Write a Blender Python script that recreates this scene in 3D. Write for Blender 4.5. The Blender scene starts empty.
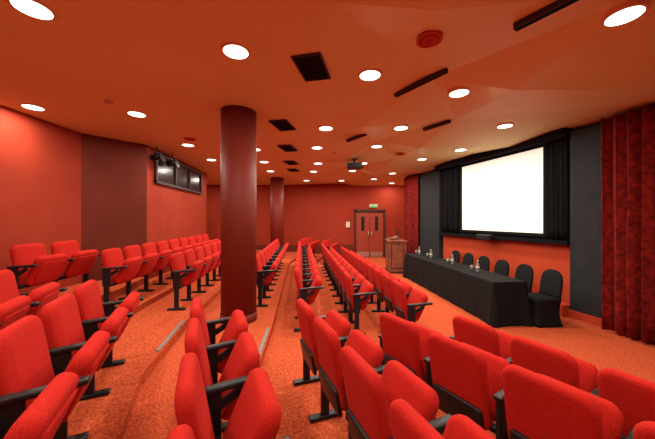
import bpy, bmesh, math, random
from mathutils import Vector, Matrix
from mathutils.bvhtree import BVHTree
random.seed(4)
CAMZ=1.85
sc=bpy.context.scene
sc.view_settings.view_transform='Standard'
COL=sc.collection

# ---------------- materials ----------------
def mat(name,col,rough=.6,col2=None,scale=40,bump=0,metal=0,spec=.3,emit=None,es=0,sheen=0,detail=4,lo=.35,hi=.65,coat=0):
    m=bpy.data.materials.new(name); m.use_nodes=True
    nt=m.node_tree; b=nt.nodes['Principled BSDF']
    b.inputs['Base Color'].default_value=(*col,1)
    b.inputs['Roughness'].default_value=rough
    b.inputs['Metallic'].default_value=metal
    b.inputs['Specular IOR Level'].default_value=spec
    if sheen:
        b.inputs['Sheen Weight'].default_value=sheen
        b.inputs['Sheen Tint'].default_value=(1,.3,.2,1)
    if coat: b.inputs['Coat Weight'].default_value=coat
    if emit:
        b.inputs['Emission Color'].default_value=(*emit,1)
        b.inputs['Emission Strength'].default_value=es
    tc=nt.nodes.new('ShaderNodeTexCoord')
    nz=nt.nodes.new('ShaderNodeTexNoise'); nz.inputs['Scale'].default_value=scale; nz.inputs['Detail'].default_value=detail
    nt.links.new(tc.outputs['Object'],nz.inputs['Vector'])
    if col2:
        r=nt.nodes.new('ShaderNodeValToRGB')
        r.color_ramp.elements[0].position=lo; r.color_ramp.elements[1].position=hi
        r.color_ramp.elements[0].color=(*col,1); r.color_ramp.elements[1].color=(*col2,1)
        nt.links.new(nz.outputs['Fac'],r.inputs['Fac']); nt.links.new(r.outputs['Color'],b.inputs['Base Color'])
    if bump:
        bp=nt.nodes.new('ShaderNodeBump'); bp.inputs['Strength'].default_value=bump; bp.inputs['Distance'].default_value=.01
        nt.links.new(nz.outputs['Fac'],bp.inputs['Height']); nt.links.new(bp.outputs['Normal'],b.inputs['Normal'])
    return m
M_carpet=mat('carpet_red',(.32,.040,.014),.95,(.64,.125,.045),48,.5,spec=.05,lo=.32,hi=.68)
M_ceil=mat('ceiling_paint',(.70,.66,.34),.6,(.72,.68,.36),1.5,spec=.15)
M_wall=mat('wall_red_paint',(.32,.036,.015),.7,(.28,.031,.013),2,spec=.12)
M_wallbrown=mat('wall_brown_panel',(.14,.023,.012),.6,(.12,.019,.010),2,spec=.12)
M_dado=mat('dado_red',(.50,.062,.022),.7,(.47,.057,.02),3,spec=.15)
M_col=mat('column_red',(.16,.017,.009),.55,(.14,.015,.008),4,spec=.2)
M_fab=mat('seat_fabric',(.38,.011,.007),.9,(.52,.020,.012),160,.25,spec=.1,sheen=.03)
M_plas=mat('arm_black_plastic',(.010,.010,.010),.42,(.015,.014,.014),30)
M_metal=mat('black_metal',(.015,.015,.015),.4,(.02,.02,.02),30,metal=.3)
M_blackwall=mat('black_wall',(.022,.024,.026),.85,(.027,.029,.031),6,.1,spec=.15)
M_blackdrape=mat('black_drape',(.005,.005,.006),.9,(.008,.008,.009),20,spec=.1)
M_cloth=mat('black_tablecloth',(.006,.0065,.007),.8,(.009,.0095,.010),60,.1,spec=.15)
M_screen=mat('screen_white',(.85,.84,.72),.8,(.85,.84,.73),5,emit=(1,.95,.80),es=.48)  # mild emission stands in for projector light falling on the screen
M_curtain=mat('red_curtain',(.10,.005,.004),.8,(.26,.013,.009),12,spec=.15,sheen=.1)
M_wood=mat('lectern_wood',(.18,.05,.025),.4,(.26,.08,.04),9)
M_door=mat('door_wood_red',(.26,.038,.018),.45,(.30,.045,.021),8)
M_frame=mat('trim_dark',(.04,.014,.010),.5,(.05,.018,.012),10)
M_chrome=mat('brushed_metal',(.6,.57,.52),.3,(.5,.48,.45),60,metal=.9)
M_nosing=mat('grey_nosing',(.17,.15,.135),.5,(.24,.21,.19),60)
M_white=mat('white_plastic',(.7,.5,.35),.5,(.68,.48,.33),20)
M_lamp=mat('lamp_glow',(1,1,1),.5,emit=(1,.94,.80),es=4)
M_glass=mat('dark_glass',(.02,.015,.015),.2,(.03,.02,.02),3,spec=.2)
M_green=mat('exit_green',(.02,.4,.15),.5,(.02,.45,.17),20,emit=(.1,.9,.4),es=.15)
M_water=mat('clear_bottle',(.18,.20,.21),.1,(.22,.24,.25),8,spec=.6)

# ---------------- helpers ----------------
def new_obj(name,bm,mats,smooth=False,parent=None,loc=None,rotz=None):
    me=bpy.data.meshes.new(name); bm.normal_update(); bm.to_mesh(me); bm.free()
    for m in mats: me.materials.append(m)
    o=bpy.data.objects.new(name,me); COL.objects.link(o)
    if smooth:
        for p in me.polygons: p.use_smooth=True
    if parent: o.parent=parent
    if loc: o.location=loc
    if rotz is not None: o.rotation_euler=(0,0,rotz)
    return o
def box(bm,c,s,mi=0,M=None,bev=0,seg=2):
    r=bmesh.ops.create_cube(bm,size=1)
    vs=r['verts']
    for v in vs: v.co=Vector((v.co.x*s[0],v.co.y*s[1],v.co.z*s[2]))
    fs=set(f for v in vs for f in v.link_faces)
    if bev:
        es=list(set(e for v in vs for e in v.link_edges))
        rr=bmesh.ops.bevel(bm,geom=es,offset=bev,segments=seg,affect='EDGES',profile=.5)
        vs=set(rr['verts'])|set(v for v in vs if v.is_valid)
        fs=set(f for v in vs for f in v.link_faces)
        vs=list(vs)
    T=Matrix.Translation(Vector(c))
    if M is not None: T=T@M
    for v in vs: v.co=T@v.co
    for f in fs: f.material_index=mi
    return vs
def cyl(bm,c,r,h,mi=0,n=24,r2=None,M=None):
    T=Matrix.Translation(Vector(c))
    if M is not None: T=T@M
    q=bmesh.ops.create_cone(bm,cap_ends=True,segments=n,radius1=r,radius2=r if r2 is None else r2,depth=h,matrix=T)
    fs=set(f for v in q['verts'] for f in v.link_faces)
    for f in fs: f.material_index=mi; f.smooth = len(f.verts)==4
    return q['verts']
def prism(bm,poly,z0,z1,mi=0):
    a=[bm.verts.new((x,y,z0)) for x,y in poly]; b=[bm.verts.new((x,y,z1)) for x,y in poly]
    n=len(poly); fs=[bm.faces.new(a[::-1]),bm.faces.new(b)]
    for i in range(n): fs.append(bm.faces.new((a[i],a[(i+1)%n],b[(i+1)%n],b[i])))
    for f in fs: f.material_index=mi
    bmesh.ops.recalc_face_normals(bm,faces=fs)
def rrect(w0,w1,h,r,inset,n=6):
    pts=[]
    cs=[(w1/2,h,0),(-w1/2,h,90),(-w0/2,0,180),(w0/2,0,270)]
    rr=max(r-inset,.004)
    for (cx,cy,a0) in cs:
        sx=1 if cx>0 else -1; sy=1 if cy>0 else -1
        ox=cx-sx*(r if inset<r else inset); oy=cy-sy*(r if inset<r else inset)
        for k in range(n+1):
            a=math.radians(a0+90*k/n)
            pts.append((ox+rr*math.cos(a),oy+rr*math.sin(a)))
    return pts
def slab(bm,w0,w1,h,t,r,e,M,mi=0,puff=.0):
    prof=[]
    if puff: prof.append((r*.95,-t/2-0.0))
    for k in range(4):
        a=math.pi/2*k/3
        prof.append((e*(1-math.sin(a)),-t/2+e*(1-math.cos(a))))
    for k in range(4):
        a=math.pi/2*(1-k/3)
        prof.append((e*(1-math.sin(a)),t/2-e*(1-math.cos(a))))
    if puff: prof.append((r*.95,t/2+puff))
    rings=[]
    for ins,x in prof:
        rings.append([bm.verts.new(M@Vector((x,y,z))) for y,z in rrect(w0,w1,h,r,ins)])
    fs=[]
    for a,b in zip(rings,rings[1:]):
        n=len(a)
        for i in range(n): fs.append(bm.faces.new((a[i],a[(i+1)%n],b[(i+1)%n],b[i])))
    fs.append(bm.faces.new(rings[0][::-1])); fs.append(bm.faces.new(rings[-1]))
    for f in fs: f.material_index=mi; f.smooth=True
    bmesh.ops.recalc_face_normals(bm,faces=fs)

# ---------------- theatre seat ----------------
def arm(bm,y):
    Ry=Matrix.Rotation(math.radians(-4),4,'Y')
    box(bm,(.17,y,.635),(.37,.06,.035),1,Ry,.014,3)
    box(bm,(.05,y,.49),(.11,.032,.27),1,None,.008)
    box(bm,(.15,y,.56),(.17,.026,.05),1,Matrix.Rotation(math.radians(-30),4,'Y'),.006)
    box(bm,(.05,y,.20),(.07,.035,.40),2,None,.006)
    box(bm,(.05,y,.018),(.28,.07,.03),2,None,.008)
def seat_mesh(name,both):
    bm=bmesh.new()
    Mb=Matrix.Translation((.04,0,.34))@Matrix.Rotation(math.radians(-10),4,'Y')
    slab(bm,.45,.455,.575,.075,.085,.033,Mb,0,.008)
    slab(bm,.39,.39,.20,.03,.03,.012,Matrix.Translation((.0,0,.31))@Matrix.Rotation(math.radians(-10),4,'Y'),1)
    Ms=Matrix.Translation((.13,0,.36))@Matrix.Rotation(math.radians(25),4,'Y')
    slab(bm,.43,.45,.43,.10,.075,.04,Ms,0,.0)
    slab(bm,.34,.36,.32,.02,.04,.008,Ms@Matrix.Translation((.055,0,.05)),0)
    box(bm,(.08,0,.36),(.05,.52,.04),2,None,.008)
    arm(bm,.28)
    if both: arm(bm,-.28)
    me=bpy.data.meshes.new(name); bm.normal_update(); bm.to_mesh(me); bm.free()
    for m in (M_fab,M_plas,M_metal): me.materials.append(m)
    return me
ME_mid=seat_mesh('theatre_seat_mesh',False); ME_end=seat_mesh('theatre_seat_end_mesh',True)
def put_seat(x,y,z,ang,end):
    o=bpy.data.objects.new('theatre_seat',ME_end if end else ME_mid); COL.objects.link(o)
    o.location=(x,y,z); o.rotation_euler=(0,0,ang)
def row(x,y,z,dx,dy,n,pitch=.56,rot=0):
    t=Vector((dx,dy)).normalized()
    ang=math.atan2(t.y,t.x)-math.pi/2
    for i in range(n):
        put_seat(x+t.x*pitch*i,y+t.y*pitch*i,z,ang,i==0)
LV={'F':0,'E':.08,'D':.17,'C':.27,'A':.37,'Z':.47,'B':.60}
row(-2.71,2.08,LV['Z'],-.42,.91,2)
row(-1.44,1.08,LV['A'],-.42,.91,4)
row(-.37,.80,LV['C'],-.39,.92,4)
row(.42,1.09,LV['D'],-.35,.94,4)
row(1.52,1.10,LV['E'],-.51,.86,4)
row(2.17,1.19,LV['F'],-.45,.89,4)
row(-4.15,4.0,LV['B'],0,1,2)
row(-3.46,4.64,LV['Z'],-.09,1,9)
row(-2.55,4.93,LV['A'],-.12,1,10)
row(-1.30,5.45,LV['C'],-.09,1,9)
row(-.44,4.58,LV['D'],-.09,1,11)
row(.37,4.60,LV['E'],-.09,1,11)
row(1.12,4.33,LV['F'],-.10,1,11)
row(-3.6,11.2,LV['A'],.15,1,3)
row(-.95,11.5,LV['D'],.2,1,3)
row(-.1,11.5,LV['E'],.2,1,3)

# ---------------- floor tiers ----------------
ds=[-3,0,2.7,4.2,10.6,14.1]
rows={'F':None,
 'E':[3.4,2.15,.62,.37,-.15,.2],
 'D':[1.9,.83,-.17,-.42,-1.0,-.5],
 'C':[1.1,-.03,-1.15,-1.25,-1.85,-1.5],
 'A':[.4,-.95,-2.2,-2.5,-3.25,-3.0],
 'Z':[-.4,-1.75,-3.0,-3.42,-4.1,-4.2],
 'B':[-4.1]*6}
bm=bmesh.new()
prism(bm,[(-5.0,-3.1),(7.2,-3.1),(7.2,14.2),(-7,14.2),(-7,5),(-5.0,5)],-.3,0)
k=0
bounds={}
for key in ('E','D','C','A','Z'):
    xs=[x+.43 for x in rows[key]]
    bounds[key]=list(zip(xs,ds))
    k+=1
    L=-5.0
    prism(bm,[(L,-3.1)]+[(x,d) for x,d in zip(xs,[-3.1]+ds[1:])]+[(-7,14.1),(-7,9.8),(L,9.8)],-.2-.01*k,LV[key])
prism(bm,[(-5,-3.1),(-3.72,-3.1),(-3.72,5.0),(-3.95,6.2),(-5,6.2)],-.28,LV['B'])
new_obj('floor',bm,[M_carpet])
def strip(name,p0,p1,z,w=.045):
    bm=bmesh.new(); v=Vector(p1)-Vector(p0); L=v.length; a=math.atan2(v.y,v.x)
    box(bm,(0,0,0),(L,w,.012),0,None,.003)
    new_obj(name,bm,[M_nosing],loc=((p0[0]+p1[0])/2,(p0[1]+p1[1])/2,z+.006),rotz=a)
def bx(key,d):
    b=bounds[key]
    for (x0,d0),(x1,d1) in zip(b,b[1:]):
        if d0<=d<=d1: return x0+(x1-x0)*(d-d0)/(d1-d0)
for key,a,b in (('C',2.9,4.15),('A',3.2,4.15),('Z',3.3,4.15),('D',2.75,3.6)):
    strip('trim_nosing_'+key.lower(),(bx(key,a)-.04,a),(bx(key,b)-.04,b),LV[key])

# ---------------- walls ----------------
WT=3.68
def wx(d): return 6.2-.265*d
wn=Vector((-1,-.265)).normalized()
def wp(d,off): return (wx(d)+wn.x*off,d+wn.y*off)
def wbox(bm,d0,d1,o0,o1,z0,z1,mi=0):
    prism(bm,[wp(d0,o0),wp(d1,o0),wp(d1,o1),wp(d0,o1)],z0,z1,mi)
bm=bmesh.new(); prism(bm,[(-4.85,-3.1),(-4.85,5.7),(-5.0,5.7),(-5.0,-3.1)],-.3,WT); new_obj('wall_left',bm,[M_wall])
bm=bmesh.new(); prism(bm,[(-5,-3),(7.1,-3),(7.1,-3.15),(-5,-3.15)],-.3,WT); new_obj('wall_rear',bm,[M_wall])
bm=bmesh.new(); prism(bm,[(-7,14),(4.0,14),(4.0,14.15),(-7,14.15)],-.3,WT); new_obj('wall_far',bm,[M_wall])
bm=bmesh.new(); prism(bm,[(-6.9,9.6),(-6.9,14.1),(-7.05,14.1),(-7.05,9.6)],-.3,WT); new_obj('wall_alcove',bm,[M_wall])
bm=bmesh.new(); prism(bm,[(3.2,11.35),(3.95,14.1),(4.15,14.1),(3.4,11.3)],-.3,WT); new_obj('wall_far_return',bm,[M_wall])
bm=bmesh.new()
pr=[(-4.86,5.6),(-4.12,6.5),(-4.5,10.6),(-7.0,10.6),(-7.0,5.6)]
prism(bm,pr,-.3,WT)
bm.faces.ensure_lookup_table()
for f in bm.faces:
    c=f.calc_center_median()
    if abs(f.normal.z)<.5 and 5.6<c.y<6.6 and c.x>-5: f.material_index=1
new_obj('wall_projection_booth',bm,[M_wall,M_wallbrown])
def fb(d): return -4.12-.0927*(d-6.5)
bm=bmesh.new()
def bbox(d0,d1,o0,o1,z0,z1,mi): prism(bm,[(fb(d0)+o0,d0),(fb(d1)+o0,d1),(fb(d1)+o1,d1),(fb(d0)+o1,d0)],z0,z1,mi)
bbox(6.85,9.9,.004,.03,2.78,3.42,0)
for a,b in ((6.8,6.87),(7.85,7.9),(8.85,8.9),(9.86,9.93)): bbox(a,b,.004,.07,2.74,3.46,1)
bbox(6.8,9.93,.004,.07,2.72,2.79,1); bbox(6.8,9.93,.004,.07,3.41,3.47,1)
new_obj('window_1',bm,[M_glass,M_frame])
for i,(x,y,z) in enumerate(((-3.95,6.6,3.3),(-3.98,7.3,3.3))):
    bm=bmesh.new()
    cyl(bm,(0,0,0),.075,.24,0,20,M=Matrix.Rotation(math.radians(75),4,'Y'))
    cyl(bm,(.12,0,-.03),.09,.04,0,20,M=Matrix.Rotation(math.radians(75),4,'Y'))
    box(bm,(0,0,.10),(.02,.18,.02),0); box(bm,(0,.09,.05),(.02,.01,.12),0); box(bm,(0,-.09,.05),(.02,.01,.12),0)
    cyl(bm,(0,0,.18),.012,.16,0,8)
    new_obj('theatre_spotlight',bm,[M_metal],loc=(x,y,z))

bm=bmesh.new()
wbox(bm,-3.1,11.4,0,-.2,-.3,WT,0)
new_obj('wall_screen',bm,[M_blackwall])
bm=bmesh.new()
wbox(bm,5.5,9.2,.003,.03,.02,1.36,0)
new_obj('trim_dado',bm,[M_dado])
bm=bmesh.new()
wbox(bm,5.47,9.2,.003,.20,1.36,1.44,0)
new_obj('trim_screen_sill',bm,[M_blackdrape])
bm=bmesh.new()
wbox(bm,5.47,9.2,.04,.32,0.0,.22,0)
new_obj('trim_stage_ledge',bm,[M_dado])
bm=bmesh.new(); wbox(bm,3.3,5.45,.003,.16,.14,3.52,0); new_obj('wall_black_panel',bm,[M_blackwall])
bm=bmesh.new(); wbox(bm,3.3,5.46,.003,.19,0,.14,0); new_obj('baseboard_screen',bm,[M_dado])
bm=bmesh.new(); wbox(bm,9.25,10.3,.003,.14,.05,3.5,0); new_obj('wall_black_panel_far',bm,[M_blackwall])
bm=bmesh.new(); wbox(bm,5.45,9.25,.003,.30,3.42,3.62,0); new_obj('trim_screen_pelmet',bm,[M_blackdrape])
bm=bmesh.new()
wbox(bm,5.965,8.27,.10,.12,CAMZ-.29,CAMZ+1.51,0)
for a,b,z0,z1 in ((5.89,5.965,CAMZ-.36,CAMZ+1.57),(8.27,8.35,CAMZ-.36,CAMZ+1.57),(5.965,8.27,CAMZ-.36,CAMZ-.29),(5.965,8.27,CAMZ+1.51,CAMZ+1.57)):
    wbox(bm,a,b,.07,.14,z0,z1,1)
wbox(bm,6.2,6.3,.005,.09,CAMZ-.2,CAMZ+1.3,1); wbox(bm,7.9,8.0,.005,.09,CAMZ-.2,CAMZ+1.3,1)
new_obj('projection_screen',bm,[M_screen,M_blackdrape])
def drape(name,d0,d1,off,z0,z1,m,amp=.045,wl=.14,flare=.3):
    bm=bmesh.new(); L=math.hypot(d1-d0,.265*(d1-d0)); n=int(L/wl*14); nz=10
    g=[]
    for j in range(nz+1):
        t=j/nz; rowv=[]
        for i in range(n+1):
            s=i/n; d=d0+(d1-d0)*s; ph=s*L/wl*2*math.pi
            a=amp*(1+.35*math.sin(ph*.37+1)+flare*(1-t)*math.sin(ph*.21))
            o=off+a*math.sin(ph+.25*math.sin(3*t+s*9))
            d2=d+.018*math.sin(ph*2)
            x,y=wp(d2,o); rowv.append(bm.verts.new((x,y,z0+(z1-z0)*t)))
        g.append(rowv)
    for j in range(nz):
        for i in range(n): bm.faces.new((g[j][i],g[j][i+1],g[j+1][i+1],g[j+1][i])).smooth=True
    o=new_obj(name,bm,[m]); md=o.modifiers.new('s','SOLIDIFY'); md.thickness=.008
    return o
drape('stage_curtain',3.45,4.80,.33,.04,3.52,M_curtain,.085,.17)
drape('stage_curtain',10.35,11.25,.16,.04,3.5,M_curtain,.05,.15)
drape('black_side_drape',5.5,5.86,.12,1.46,3.41,M_blackdrape,.03,.09)
drape('black_side_drape',8.4,9.15,.12,1.46,3.41,M_blackdrape,.03,.09)
bm=bmesh.new()
w=Vector((wx(7.3)+wn.x*.28,7.3+wn.y*.28))
box(bm,(0,0,0),(.16,.42,.13),0,None,.015); cyl(bm,(-.082,.1,0),.045,.01,1,20,M=Matrix.Rotation(math.pi/2,4,'Y')); cyl(bm,(-.082,-.1,0),.045,.01,1,20,M=Matrix.Rotation(math.pi/2,4,'Y'))
box(bm,(.06,0,-.02),(.1,.06,.05),0)
new_obj('centre_speaker',bm,[M_metal,M_plas],loc=(w.x,w.y,1.40),rotz=math.atan(.265))

# ---------------- columns ----------------
for (x,y,z) in ((-1.40,4.50,.2),(-2.07,11.7,.2)):
    bm=bmesh.new()
    cyl(bm,(0,0,(3.6-z)/2),.27,3.6-z,0,64)
    cyl(bm,(0,0,.11),.278,.18,0,64)
    new_obj('round_column',bm,[M_col],loc=(x,y,z))

# ---------------- ceiling ----------------
xs=[-7.1,-1.0,.25,1.35,2.7,7.2]
dd=[-3.2,.6,2.2,3.6,5.0,6.5,8.2,9.9,12,14.3]
bm=bmesh.new(); g=[]
for j,d in enumerate(dd):
    r=[]
    for i,x in enumerate(xs):
        z=3.55; s=1 if j%2 else -1
        if i==2: z+=.03*s
        if i==3: z+=.085*s
        if i==4: z-=.07*s
        xx=x+(-.09*d if 1<=i<=4 else 0)+(.3*s if i==3 else 0)
        r.append(bm.verts.new((xx,d,z)))
    g.append(r)
for j in range(len(dd)-1):
    for i in range(len(xs)-1):
        a,b,c,e=g[j][i],g[j][i+1],g[j+1][i+1],g[j+1][i]
        if (i+j)%2: bm.faces.new((a,e,b)); bm.faces.new((b,e,c))
        else: bm.faces.new((a,e,c)); bm.faces.new((a,c,b))
bvh=BVHTree.FromBMesh(bm)
new_obj('ceiling',bm,[M_ceil])
def cz(x,y):
    h=bvh.ray_cast(Vector((x,y,2)),Vector((0,0,1)))
    return (h[0].z,h[1]) if h[0] else (3.55,Vector((0,0,-1)))
def level(x,y,rad):
    return min(cz(x+rad*math.cos(a),y+rad*math.sin(a))[0] for a in [i*math.pi/4 for i in range(8)])
def aligned(x,y,rot=0,rad=.15):
    return Matrix.Translation((x,y,level(x,y,rad)))@Matrix.Rotation(rot,4,'Z')
lamps=[(-2.37,2.29),(-.92,2.86),(.51,3.42),(2.52,2.42),(1.78,3.86),(1.35,5.24),(-.03,5.18),(-4.45,4.31),(-3.07,4.59),(-3.18,6.5),
(3.3,5.3),(3.15,6.75),(1.18,6.85),(-.25,6.8),(-1.75,6.9),(-3.3,8.1),(-1.87,8.4),(-.28,8.45),(1.08,8.6),(2.75,8.3),
(-3.2,9.9),(-2.0,10),(-.5,10.2),(.9,10.3),(2.3,10.1),(-3.8,12.2),(-.9,12.2),(.6,12.2),(2.0,12.3),(-5.5,12.4),(3.0,13.3),
(-3.4,.4),(-1.4,.6),(1.2,1.0),(3.6,.8),(-2.6,-1.6),(0,-1.6),(2.8,-1.6)]
def lampmesh():
    bm=bmesh.new()
    n=32; prof=[(.145,.08),(.145,-.004),(.137,-.010),(.120,-.010)]
    rr=[]
    for r_,z in prof: rr.append([bm.verts.new((r_*math.cos(2*math.pi*i/n),r_*math.sin(2*math.pi*i/n),z)) for i in range(n)])
    for a,b in zip(rr,rr[1:]):
        for i in range(n): bm.faces.new((a[i],a[(i+1)%n],b[(i+1)%n],b[i])).smooth=True
    cyl(bm,(0,0,-.004),.121,.014,1,n)
    me=bpy.data.meshes.new('downlight_mesh'); bm.to_mesh(me); bm.free()
    me.materials.append(M_white); me.materials.append(M_lamp); return me
LM=lampmesh()
ld=bpy.data.lights.new('downlight_beam','AREA'); ld.shape='DISK'; ld.size=.24; ld.energy=29; ld.color=(1,.92,.80)
for x,y in lamps:
    o=bpy.data.objects.new('recessed_downlight',LM); COL.objects.link(o); o.matrix_world=aligned(x,y)
    l=bpy.data.objects.new('beam',ld); COL.objects.link(l); l.parent=o; l.location=(0,0,-.03)
for x,y in ((-.17,3.18),(-.79,5.07),(-.94,6.78),(-1.07,8.4),(-1.18,9.8)):
    bm=bmesh.new()
    box(bm,(0,0,-.004),(.30,.52,.012),0)
    for s in (-1,1): box(bm,(s*.15,0,-.008),(.018,.54,.02),1); box(bm,(0,s*.26,-.008),(.30,.018,.02),1)
    for i in range(7): box(bm,(-.12+i*.04,0,-.010),(.006,.5,.010),0,Matrix.Rotation(.5,4,'Y'))
    o=new_obj('ceiling_vent',bm,[M_blackdrape,M_frame]); o.matrix_world=aligned(x,y,math.radians(-12),.25)
for x,y,L in ((1.83,2.2,.7),(1.17,3.66,.8),(2.0,5.24,.55),(.59,5.87,.6)):  # thin dark boxes drawn as slits in the folded ceiling
    bm=bmesh.new()
    box(bm,(0,0,0),(.045,L,.05),0); box(bm,(.026,0,0),(.008,L,.054),1); box(bm,(-.026,0,0),(.008,L,.054),1)
    o=new_obj('ceiling_slit',bm,[M_blackdrape,M_frame]); o.matrix_world=aligned(x,y,math.radians(33),.3)
for x,y in ((.93,2.6),(-2.9,6.0),(1.9,7.4)):
    bm=bmesh.new(); cyl(bm,(0,0,0),.115,.03,0,32)
    for r_ in (.09,.065,.04):
        cyl(bm,(0,0,-.016-(.09-r_)*.05),r_,.004,1 if r_!=.065 else 0,32)
    o=new_obj('ceiling_speaker',bm,[M_dado,M_wall]); o.matrix_world=aligned(x,y)
for x,y in ((-3.15,4.1),(.2,7.3),(-1.9,5.6)):
    bm=bmesh.new(); cyl(bm,(0,0,-.012),.055,.024,0,24,); cyl(bm,(0,0,-.035),.022,.03,0,24,r2=.045)
    o=new_obj('smoke_detector',bm,[M_white]); o.matrix_world=aligned(x,y)
bm=bmesh.new()
box(bm,(0,0,0),(.42,.36,.13),0,None,.02,3); cyl(bm,(.22,.08,0),.05,.05,1,24,M=Matrix.Rotation(math.pi/2,4,'Y'))
cyl(bm,(0,0,.12),.025,.16,0,16); box(bm,(0,0,.19),(.16,.16,.012),0)
new_obj('ceiling_projector',bm,[M_metal,M_glass],loc=(.75,7.9,3.33),rotz=-.1)

# ---------------- table ----------------
def cloth_table():
    bm=bmesh.new()
    p0=Vector((2.87,4.93)); ax=Vector((-.09,1)).normalized(); nx=Vector((ax.y,-ax.x)); L=4.25; W=.62
    per=[]
    N1,N2=90,16
    for i in range(N1): per.append((i/N1*L,0,0,-1))
    for i in range(N2): per.append((L,i/N2*W,1,0))
    for i in range(N1): per.append((L-i/N1*L,W,0,1))
    for i in range(N2): per.append((0,W-i/N2*W,-1,0))
    zs=[.765,.76,.74,.5,.25,.006]
    rings=[]
    for j,z in enumerate(zs):
        r=[]
        for k,(s,t,ns,nt) in enumerate(per):
            f=max(0,(.74-z)/.74)
            ins=(-.012 if j==0 else 0)
            cs=min(s,L-s); ct=min(t,W-t)
            near=math.exp(-(cs/.12))*math.exp(-(ct/.12))
            wv=f*(.008*math.sin(s*11+t*7)+.006*math.sin(s*23+1)) + f*.06*near+ .015*f
            for q in (1.42,2.83):
                wv-=f*.03*math.exp(-((s-q)/.03)**2)
            ds_=ns*(wv+ins); dt_=nt*(wv+ins)
            if near>.5:
                ds_+= (1 if s>L/2 else -1)*f*.03*near; dt_+=(1 if t>W/2 else -1)*f*.03*near
            p=p0+ax*(s+ds_)+nx*(t+dt_)
            r.append(bm.verts.new((p.x,p.y,z)))
        rings.append(r)
    n=len(per)
    for a,b in zip(rings,rings[1:]):
        for i in range(n):
            f=bm.faces.new((a[i],b[i],b[(i+1)%n],a[(i+1)%n])); f.smooth=True
    bm.faces.new(rings[0])
    bmesh.ops.recalc_face_normals(bm,faces=bm.faces)
    o=new_obj('draped_table',bm,[M_cloth])
    return p0,ax,nx
p0,ax,nx=cloth_table()
def tp(s,t): p=p0+ax*s+nx*t; return p
def bottle_mesh():
    prof=[(.0,0),(.034,0),(.036,.01),(.036,.13),(.03,.16),(.014,.19),(.013,.22),(.0,.22)]
    bm=bmesh.new(); n=20; rr=[[bm.verts.new((r*math.cos(2*math.pi*i/n),r*math.sin(2*math.pi*i/n),z)) for i in range(n)] for r,z in prof[1:-1]]
    for a,b in zip(rr,rr[1:]):
        for i in range(n): bm.faces.new((a[i],a[(i+1)%n],b[(i+1)%n],b[i])).smooth=True
    bm.faces.new(rr[0][::-1]); bm.faces.new(rr[-1])
    cyl(bm,(0,0,.228),.016,.022,1,16); cyl(bm,(0,0,.09),.0368,.05,1,20)
    return bm
for s in (.95,1.95,3.1,3.9):
    p=tp(s,.33); new_obj('water_bottle',bottle_mesh(),[M_water,M_white],loc=(p.x,p.y,.767))
    p=tp(s+.16,.3); bm=bmesh.new()
    n=20; pr_=[(.026,0),(.033,.11),(.030,.11),(.024,.008)]
    rr=[[bm.verts.new((r*math.cos(2*math.pi*i/n),r*math.sin(2*math.pi*i/n),z)) for i in range(n)] for r,z in pr_]
    for a,b in zip(rr,rr[1:]):
        for i in range(n): bm.faces.new((a[i],a[(i+1)%n],b[(i+1)%n],b[i])).smooth=True
    bm.faces.new(rr[0][::-1]); bm.faces.new(rr[-1])
    new_obj('drinking_glass',bm,[M_water],loc=(p.x,p.y,.767))

def covered_chair_mesh():
    bm=bmesh.new()
    body=[(.005,.0,.50,.50),(.06,.0,.46,.46),(.22,.0,.42,.42),(.40,.0,.44,.44),(.455,.0,.46,.46),(.48,.0,.44,.44)]
    def ring(z,xc,w,d,rr):
        pts=[]
        for cx,cy,a0 in ((d/2-rr,w/2-rr,0),(-d/2+rr,w/2-rr,90),(-d/2+rr,-w/2+rr,180),(d/2-rr,-w/2+rr,270)):
            for k in range(5):
                a=math.radians(a0+90*k/4); pts.append((xc+cx+rr*math.cos(a),cy+rr*math.sin(a),z))
        return [bm.verts.new(p) for p in pts]
    rs=[ring(z,xc,w,d,.05) for z,xc,w,d in body]
    def loft(rs):
        for a,b in zip(rs,rs[1:]):
            n=len(a)
            for i in range(n): bm.faces.new((a[i],a[(i+1)%n],b[(i+1)%n],b[i])).smooth=True
        bm.faces.new(rs[0][::-1]); bm.faces.new(rs[-1]).smooth=True
    loft(rs)
    back=[(.40,-.19,.43,.07),(.55,-.205,.43,.065),(.70,-.225,.44,.06),(.80,-.24,.42,.055),(.86,-.25,.38,.05),(.90,-.254,.31,.045),(.93,-.256,.22,.04),(.945,-.257,.11,.03)]
    rs=[ring(z,xc,w,d,min(d,w)/2*.9) for z,xc,w,d in back]
    loft(rs)
    me=bpy.data.meshes.new('covered_chair_mesh'); bm.normal_update(); bm.to_mesh(me); bm.free(); me.materials.append(M_cloth); return me
CM=covered_chair_mesh()
for d in (5.12,5.75,6.4,7.05,7.7,8.35):
    o=bpy.data.objects.new('covered_banquet_chair',CM); COL.objects.link(o)
    o.location=(3.83-.09*(d-4.9),d,0); o.rotation_euler=(0,0,math.pi+.09)

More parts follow.
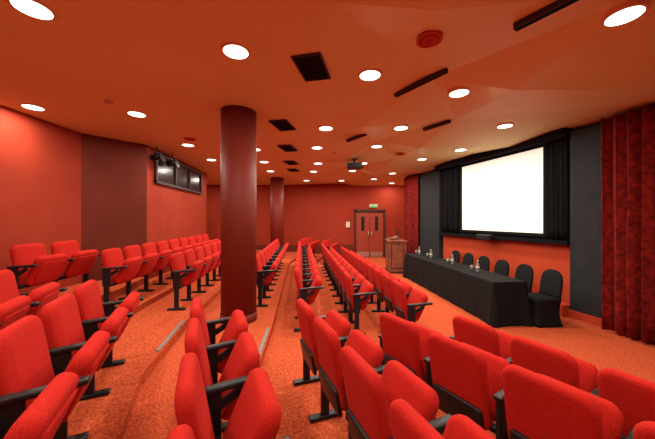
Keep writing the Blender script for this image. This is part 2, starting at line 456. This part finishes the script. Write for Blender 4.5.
# ---------------- lectern ----------------
bm=bmesh.new()
box(bm,(0,0,.55),(.60,.95,1.06),0,None,.01)
box(bm,(0,0,.03),(.66,1.0,.06),1,None,.008)
box(bm,(0,0,1.10),(.68,1.04,.04),0,None,.01)
box(bm,(-.305,0,.58),(.012,.80,.84),1,None,.004); box(bm,(-.312,0,.58),(.012,.74,.78),0,None,.004)
box(bm,(0,-.478,.58),(.44,.012,.84),1,None,.004); box(bm,(0,-.484,.58),(.38,.012,.78),0,None,.004)
box(bm,(-.1,.0,1.19),(.34,.62,.03),0,Matrix.Rotation(math.radians(-18),4,'Y'),.006)
box(bm,(-.1,-.28,1.15),(.3,.02,.1),0); box(bm,(-.1,.28,1.15),(.3,.02,.1),0)
box(bm,(.1,.22,1.33),(.03,.36,.24),2,None,.008); cyl(bm,(.1,.22,1.17),.02,.14,2,12)
cyl(bm,(-.2,-.3,1.3),.006,.36,2,8,M=Matrix.Rotation(-.35,4,'Y')); cyl(bm,(-.27,-.3,1.47),.014,.05,2,10,M=Matrix.Rotation(-.35,4,'Y'))
new_obj('lectern',bm,[M_wood,M_frame,M_metal],loc=(2.45,10.25,0),rotz=-.1)

# ---------------- door ----------------
bm=bmesh.new(); dx=2.06; y=13.94
for s in (-1,1):
    box(bm,(dx+s*.335,y,1.1),(.655,.05,2.16),0,None,.006)
    box(bm,(dx+s*.335,y-.03,1.65),(.16,.01,.7),2,None,.003)
    box(bm,(dx+s*.335,y-.03,.15),(.6,.01,.24),3,None,.003)
    cyl(bm,(dx+s*.08,y-.07,1.1),.012,.35,3,12)
    box(bm,(dx+s*.08,y-.045,1.25),(.015,.06,.015),3); box(bm,(dx+s*.08,y-.045,.95),(.015,.06,.015),3)
    box(bm,(dx+s*.70,y-.01,1.17),(.08,.10,2.34),1,None,.006)
box(bm,(dx,y-.01,2.28),(1.48,.10,.12),1,None,.006)
new_obj('door_1',bm,[M_door,M_frame,M_glass,M_chrome])
bm=bmesh.new(); box(bm,(0,0,0),(.40,.04,.16),0,None,.006); box(bm,(0,-.022,0),(.36,.006,.12),1); box(bm,(-.1,-.027,0),(.06,.004,.08),0); box(bm,(.06,-.027,0),(.16,.004,.03),0)
new_obj('exit_sign',bm,[M_white,M_green],loc=(2.25,13.96,2.52))
bm=bmesh.new(); box(bm,(0,0,0),(.26,.02,.34),1,None,.004); box(bm,(0,-.012,0),(.2,.006,.28),0)
new_obj('wall_notice',bm,[M_white,M_frame],loc=(1.0,13.98,1.6))
bm=bmesh.new(); prism(bm,[(-6.9,13.97),(1.28,13.97),(1.28,14.0),(-6.9,14.0)],.0,.6); new_obj('baseboard_far',bm,[M_wallbrown])

# ---------------- camera ----------------
cam=bpy.data.cameras.new('camera'); co=bpy.data.objects.new('camera',cam); COL.objects.link(co)
co.location=(0,0,CAMZ); co.rotation_euler=(math.pi/2,0,0)
cam.sensor_width=36; cam.lens=285/655*36; cam.clip_start=.05
sc.camera=co
w=bpy.data.worlds.new('world'); sc.world=w; w.use_nodes=True
w.node_tree.nodes['Background'].inputs[0].default_value=(.3,.1,.06,1); w.node_tree.nodes['Background'].inputs[1].default_value=.3
